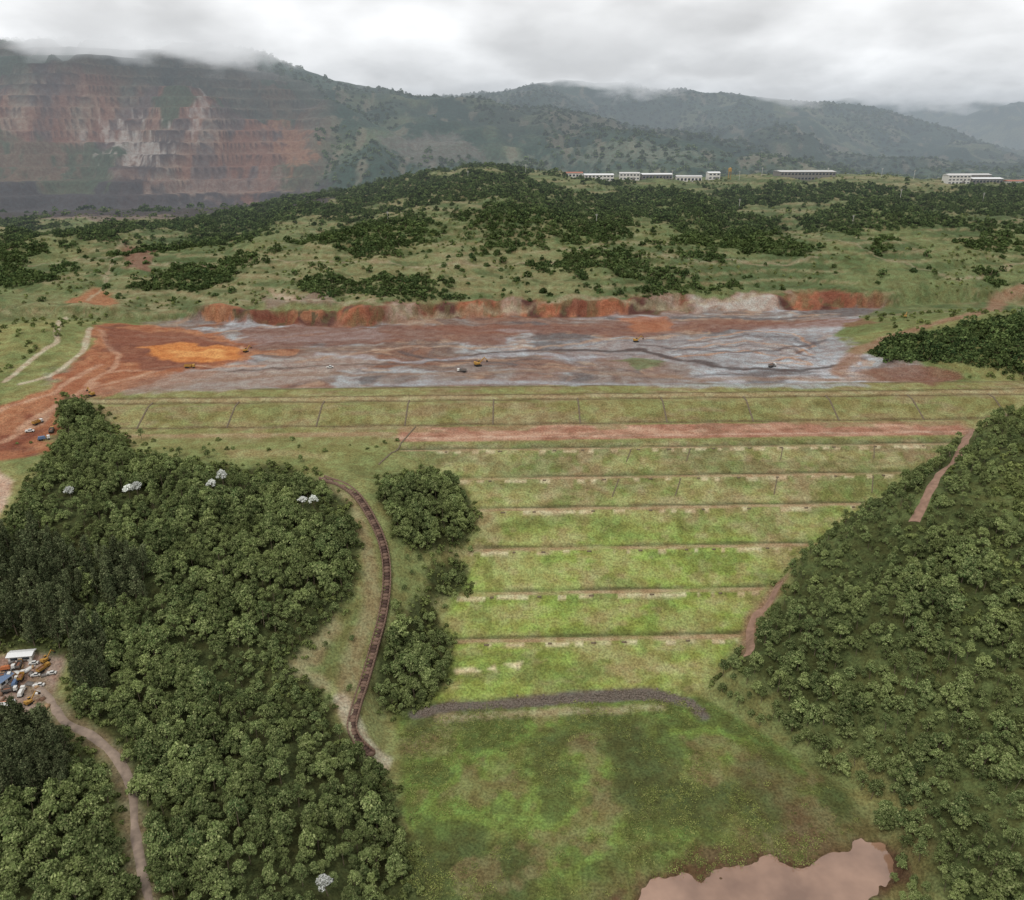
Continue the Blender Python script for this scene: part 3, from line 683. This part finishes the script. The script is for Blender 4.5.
def put(kind,px,py,rz,s=1.0):
    w=survey([(px,py)])[0];loc=(w[0],w[1],H1(*w)+.05)
    if kind=='exc': comp('excavator',EXC,loc,rz,[MY,MK,MG],s)
    elif kind=='dump': comp('dump_truck',DUMP,loc,rz,[MW if random.random()<.5 else MY,MK,MG,MY if random.random()<.5 else MS,MSO],s)
    elif kind=='pick': comp('pickup_truck',PICK,loc,rz,[MW,MK,MG],s)
    elif kind=='tank': comp('tanker_truck',TANK,loc,rz,[MW,MK,MG,random.choice([MW,MO,MB])],s)
for a_ in (('exc',478,366,.4,1.2),('exc',92,396,2.5,1),('exc',636,342,.2,1),('exc',246,352,1,.9),('dump',190,368,.1,1.),('dump',462,372,3,.9),('dump',38,424,1.2,.9),('dump',52,432,1.9,.9),('dump',772,367,.6,.9),('pick',30,432,.3,1.),('pick',330,368,.3,1.),('tank',44,440,.5,.9),('exc',905,318,1.,.9)): put(*a_)
for i,(px,py) in enumerate([(8,670),(20,666),(34,664),(46,662),(10,692),(22,694),(36,676),(44,670),(8,706),(22,678),(52,674),(30,704),(4,678),(16,684),(40,686)]):
    put(['tank','dump','pick','exc','dump','tank','pick','dump'][i%8],px,py,[.3,1.8,.2,1.2][i%4],.75)
V=[];Fq=[];mi=[]
for i in range(40):
    w=survey([(rng.uniform(-20,48),rng.uniform(660,712))])[0];z=H1(*w);l,wd,hh=rng.uniform(.6,2.6),rng.uniform(.4,1.2),rng.uniform(.3,1);an=rng.uniform(0,3)
    ca,sa=math.cos(an),math.sin(an);q=[(w[0]+x*ca-y*sa,w[1]+x*sa+y*ca) for x,y in ((-l,-wd),(l,-wd),(l,wd),(-l,wd))]
    addbox(V,Fq,mi,[(x,y,z-.3) for x,y in q]+[(w[0]+(x-w[0])*.9,w[1]+(y-w[1])*.85,z+hh) for x,y in q],int(rng.integers(0,4)))
obj('stacked_building_materials',npmesh('stacked_building_materials',V,Fq,False,mi),[MS,simple('timber_dark',lin(110,84,66)),simple('timber',lin(160,130,98)),MW])
def building(name,wpos,L,W,Hh,rz,roofc,wallc,rows=1,gable=1.6):
    e=bpy.data.objects.new(name,None);scene.collection.objects.link(e)
    z=min(H1(wpos[0]+a,wpos[1]+b_) for a in (-L/3,0,L/3) for b_ in (-W/3,W/3))
    e.location=(wpos[0],wpos[1],z);e.rotation_euler=(0,0,rz)
    bm=bmesh.new();r_=bmesh.ops.create_cube(bm,size=1)['verts']
    for v in r_:v.co=(v.co.x*L,v.co.y*W,(v.co.z+.5)*(Hh+3)-3)
    me=bpy.data.meshes.new('walls');bm.to_mesh(me);obj('walls',me,[wallc],e)
    o=.6;V=[(-L/2-o,-W/2-o,Hh+.02),(L/2+o,-W/2-o,Hh+.02),(L/2+o,W/2+o,Hh+.02),(-L/2-o,W/2+o,Hh+.02),(-L/2-o,0,Hh+gable),(L/2+o,0,Hh+gable)]
    me=bpy.data.meshes.new('roof');me.from_pydata(V,[],[(0,1,5,4),(3,4,5,2),(0,4,3),(1,2,5),(0,3,2,1)]);obj('roof',me,[roofc],e)
    V=[];Fq=[];mi=[];n=max(2,int(L/5))
    for r0 in range(rows):
        for k in range(n):
            x=-L/2+(k+.5)*L/n;zz=(r0+.55)*Hh/rows;w=L/n*.3;h=Hh/rows*.2
            for sy in (-1,1):
                y=sy*(W/2+.03);addbox(V,Fq,mi,[(x-w,y-.05,zz-h),(x+w,y-.05,zz-h),(x+w,y+.05,zz-h),(x-w,y+.05,zz-h),(x-w,y-.05,zz+h),(x+w,y-.05,zz+h),(x+w,y+.05,zz+h),(x-w,y+.05,zz+h)],0)
    obj('windows',npmesh('windows',V,Fq,False,mi),[MG],e)
    V=[];Fq=[];mi=[];x=L*.2;y=-W/2-.05;dw=min(2,L*.1);dh=Hh*.42
    addbox(V,Fq,mi,[(x-dw,y-.08,0),(x+dw,y-.08,0),(x+dw,y+.02,0),(x-dw,y+.02,0),(x-dw,y-.08,dh),(x+dw,y-.08,dh),(x+dw,y+.02,dh),(x-dw,y+.02,dh)],0)
    obj('door',npmesh('door',V,Fq,False,mi),[MS],e)
RG=simple('grey_roof',lin(188,186,182),.6,.1,.1);RW=simple('white_roof',lin(214,214,212),.6,.08,.1);RR=simple('tile_roof',lin(150,96,76),.8,.2,.3);WW=simple('white_wall',lin(206,202,194),.8,.1,.2);WG=simple('grey_wall',lin(120,116,110),.8,.15,.2)
for nm,x,y,L,W,Hh,ro,wa_,rw in (('warehouse',445,1288,84,34,13,RG,WG,2),('office_building',130,1272,44,18,9,RW,WW,2),('office_building',178,1282,30,14,10,RG,WW,2),('industrial_shed',220,1288,46,18,8,RW,WG,1),('office_building',92,1260,26,14,7,RR,WW,1),('industrial_shed',268,1282,38,16,9,RG,WW,1),('office_building',306,1286,18,14,10,RW,WW,2),('office_building',670,1272,34,18,13,RG,WW,3),('industrial_shed',712,1272,46,22,8,RW,WG,1),('office_building',752,1262,28,16,7,RR,WW,1),('industrial_shed',700,1298,64,20,11,RG,WG,1),('office_building',790,1268,30,16,8,RW,WW,1)):
    building(nm,(x,y),L,W,Hh,rng.uniform(-.08,.08),ro,wa_,rw)
w=survey([(22,657)])[0];building('site_shed',(w[0],w[1]),9,4,2.8,.15,RW,WW,1,.7)
w=survey([(4,682)])[0];building('site_shed',(w[0],w[1]),6,3,2.6,1.3,simple('blue_roof',lin(98,116,142),.6),WW,1,.6)
w=survey([(2,712)])[0];building('site_shed',(w[0],w[1]),8,4,2.8,.2,RG,WW,1,.6)
MP=simple('pole_concrete',lin(190,186,178))
for x,y in ((20,1240),(240,1265),(340,1262),(380,1285),(480,1285),(560,1280),(600,1260),(300,1100),(-60,1150),(520,1120),(-150,1000),(100,980),(420,1020),(620,1100)):
    comp('utility_pole',[('b',(0,0,6),(.45,.45,14),0,.6),('b',(0,0,12.2),(3.6,.3,.3),0),('b',(0,0,11),(2.6,.3,.3),0)],(x,y,H1(x,y)),.3,[MP])
bm=bmesh.new()
bmesh.ops.create_cone(bm,cap_ends=True,segments=16,radius1=2.6,radius2=2.6,depth=4.5)
for v in bm.verts: v.co.z+=14
r_=bmesh.ops.create_cone(bm,cap_ends=True,segments=16,radius1=2.7,radius2=.1,depth=1.2)['verts']
for v in r_: v.co.z+=16.9
for sx_,sy_ in ((-1,-1),(1,-1),(1,1),(-1,1)):
    r_=bmesh.ops.create_cone(bm,cap_ends=True,segments=6,radius1=.25,radius2=.25,depth=13)['verts']
    for v in r_: v.co+=Vector((sx_*1.6,sy_*1.6,5.5))
me=bpy.data.meshes.new('water_tower');bm.to_mesh(me);o=obj('water_tower',me,[MY]);o.location=(325,1262,H1(325,1262))

# ------------------------------------------------------------------ air: haze and low cloud
def boxobj(name,x0,x1,y0,y1,z0,z1,mat):
    bm=bmesh.new();r_=bmesh.ops.create_cube(bm,size=1)['verts']
    for v in r_: v.co=(x0+(v.co.x+.5)*(x1-x0),y0+(v.co.y+.5)*(y1-y0),z0+(v.co.z+.5)*(z1-z0))
    me=bpy.data.meshes.new(name);bm.to_mesh(me);bm.free()
    return obj(name,me,[mat])
def volmat(name):
    m=bpy.data.materials.new(name);m.use_nodes=True;nt=m.node_tree;nt.nodes.clear()
    out=N(nt,'ShaderNodeOutputMaterial');ad=N(nt,'ShaderNodeAddShader');ab=N(nt,'ShaderNodeVolumeAbsorption');em=N(nt,'ShaderNodeEmission')
    ab.inputs['Color'].default_value=(0,0,0,1)
    nt.links.new(ab.outputs[0],ad.inputs[0]);nt.links.new(em.outputs[0],ad.inputs[1]);nt.links.new(ad.outputs[0],out.inputs['Volume'])
    return m,nt,ab,em
m,nt,ab,em=volmat('haze_air');D=.00021
ab.inputs['Density'].default_value=D;em.inputs['Strength'].default_value=D*1.15;em.inputs['Color'].default_value=(.39,.44,.49,1)  # haze glows by itself: emission stands in for scattered daylight
boxobj('haze',-5500,5500,950,8800,-60,400,m)
m,nt,ab,em=volmat('cloud_vapour')
g=N(nt,'ShaderNodeNewGeometry');sx=N(nt,'ShaderNodeSeparateXYZ');nt.links.new(g.outputs['Position'],sx.inputs[0])
mp=N(nt,'ShaderNodeMapping');mp.inputs['Scale'].default_value=(1/460,1/520,1/200);nt.links.new(g.outputs['Position'],mp.inputs[0])
n=noise(nt,mp.outputs[0],1,5,.6)
base=math_(nt,'MULTIPLY',math_(nt,'DIVIDE',math_(nt,'SUBTRACT',-250,sx.outputs[0]),1000,True),-10)
dz=math_(nt,'DIVIDE',math_(nt,'SUBTRACT',sx.outputs[2],math_(nt,'ADD',base,388)),90)
dens=math_(nt,'ADD',dz,math_(nt,'MULTIPLY',math_(nt,'SUBTRACT',n.outputs[0],.5),6.5))
dens=math_(nt,'MULTIPLY',dens,1.0,True)
dens=math_(nt,'MULTIPLY',dens,math_(nt,'DIVIDE',math_(nt,'SUBTRACT',sx.outputs[1],1850),400,True))
dens=math_(nt,'MULTIPLY',dens,.013)
r=N(nt,'ShaderNodeMapRange');nt.links.new(n.outputs[0],r.inputs[0])
for i,v in enumerate((.38,.62,1.35,.66)):r.inputs[i+1].default_value=v
nt.links.new(dens,ab.inputs['Density']);nt.links.new(math_(nt,'MULTIPLY',dens,r.outputs[0]),em.inputs['Strength']);em.inputs['Color'].default_value=(.98,.99,1.0,1)  # cloud is self-lit; its light and shade are set by noise-driven emission
try: m.cycles.volume_step_rate=.19
except Exception as e: print(e)
boxobj('cloud',-4200,4200,1850,5800,300,660,m)

# ------------------------------------------------------------------ world, sun, camera
w=bpy.data.worlds.new('World');scene.world=w;w.use_nodes=True;nt=w.node_tree
bg=nt.nodes['Background'];bg.inputs['Strength'].default_value=.1
sky=N(nt,'ShaderNodeTexSky',sky_type='NISHITA');sky.sun_disc=False
EL,RO=math.radians(56),math.radians(215);sky.sun_elevation=EL;sky.sun_rotation=RO
tc=N(nt,'ShaderNodeTexCoord');sx=N(nt,'ShaderNodeSeparateXYZ');nt.links.new(tc.outputs['Generated'],sx.inputs[0])
mp=N(nt,'ShaderNodeMapping');mp.inputs['Scale'].default_value=(1,1,3.2);nt.links.new(tc.outputs['Generated'],mp.inputs[0])
n=noise(nt,mp.outputs[0],3.2,6,.55)
r=N(nt,'ShaderNodeMapRange');nt.links.new(n.outputs[0],r.inputs[0])
for i,v in enumerate((.35,.65,.72,1.28)):r.inputs[i+1].default_value=v
grad=math_(nt,'MULTIPLY_ADD',math_(nt,'MAXIMUM',sx.outputs[2],0),7.0);grad.node.inputs[2].default_value=6.6
br=math_(nt,'MULTIPLY',grad,r.outputs[0])
cv=N(nt,'ShaderNodeVectorMath',operation='SCALE');cv.inputs[0].default_value=(1,1.0,1.01);nt.links.new(br,cv.inputs['Scale'])
nt.links.new(mixc(nt,.92,sky.outputs[0],cv.outputs[0]),bg.inputs['Color'])
sd=bpy.data.lights.new('sun','SUN');sd.energy=1.4;sd.angle=math.radians(12);sd.color=(1,.96,.9)
so=bpy.data.objects.new('sun',sd);scene.collection.objects.link(so)
az=RO; dirv=Vector((math.sin(az)*math.cos(EL),math.cos(az)*math.cos(EL),math.sin(EL)))
so.rotation_euler=dirv.to_track_quat('Z','Y').to_euler()
cd=bpy.data.cameras.new('camera');cd.sensor_width=36;cd.lens=28.125;cd.clip_end=30000;cd.clip_start=1
co=bpy.data.objects.new('camera',cd);scene.collection.objects.link(co);co.location=(0,0,CAMZ);co.rotation_euler=(math.pi/2-TH,0,0)
scene.camera=co
scene.view_settings.view_transform='Standard';scene.view_settings.look='None';scene.view_settings.exposure=0
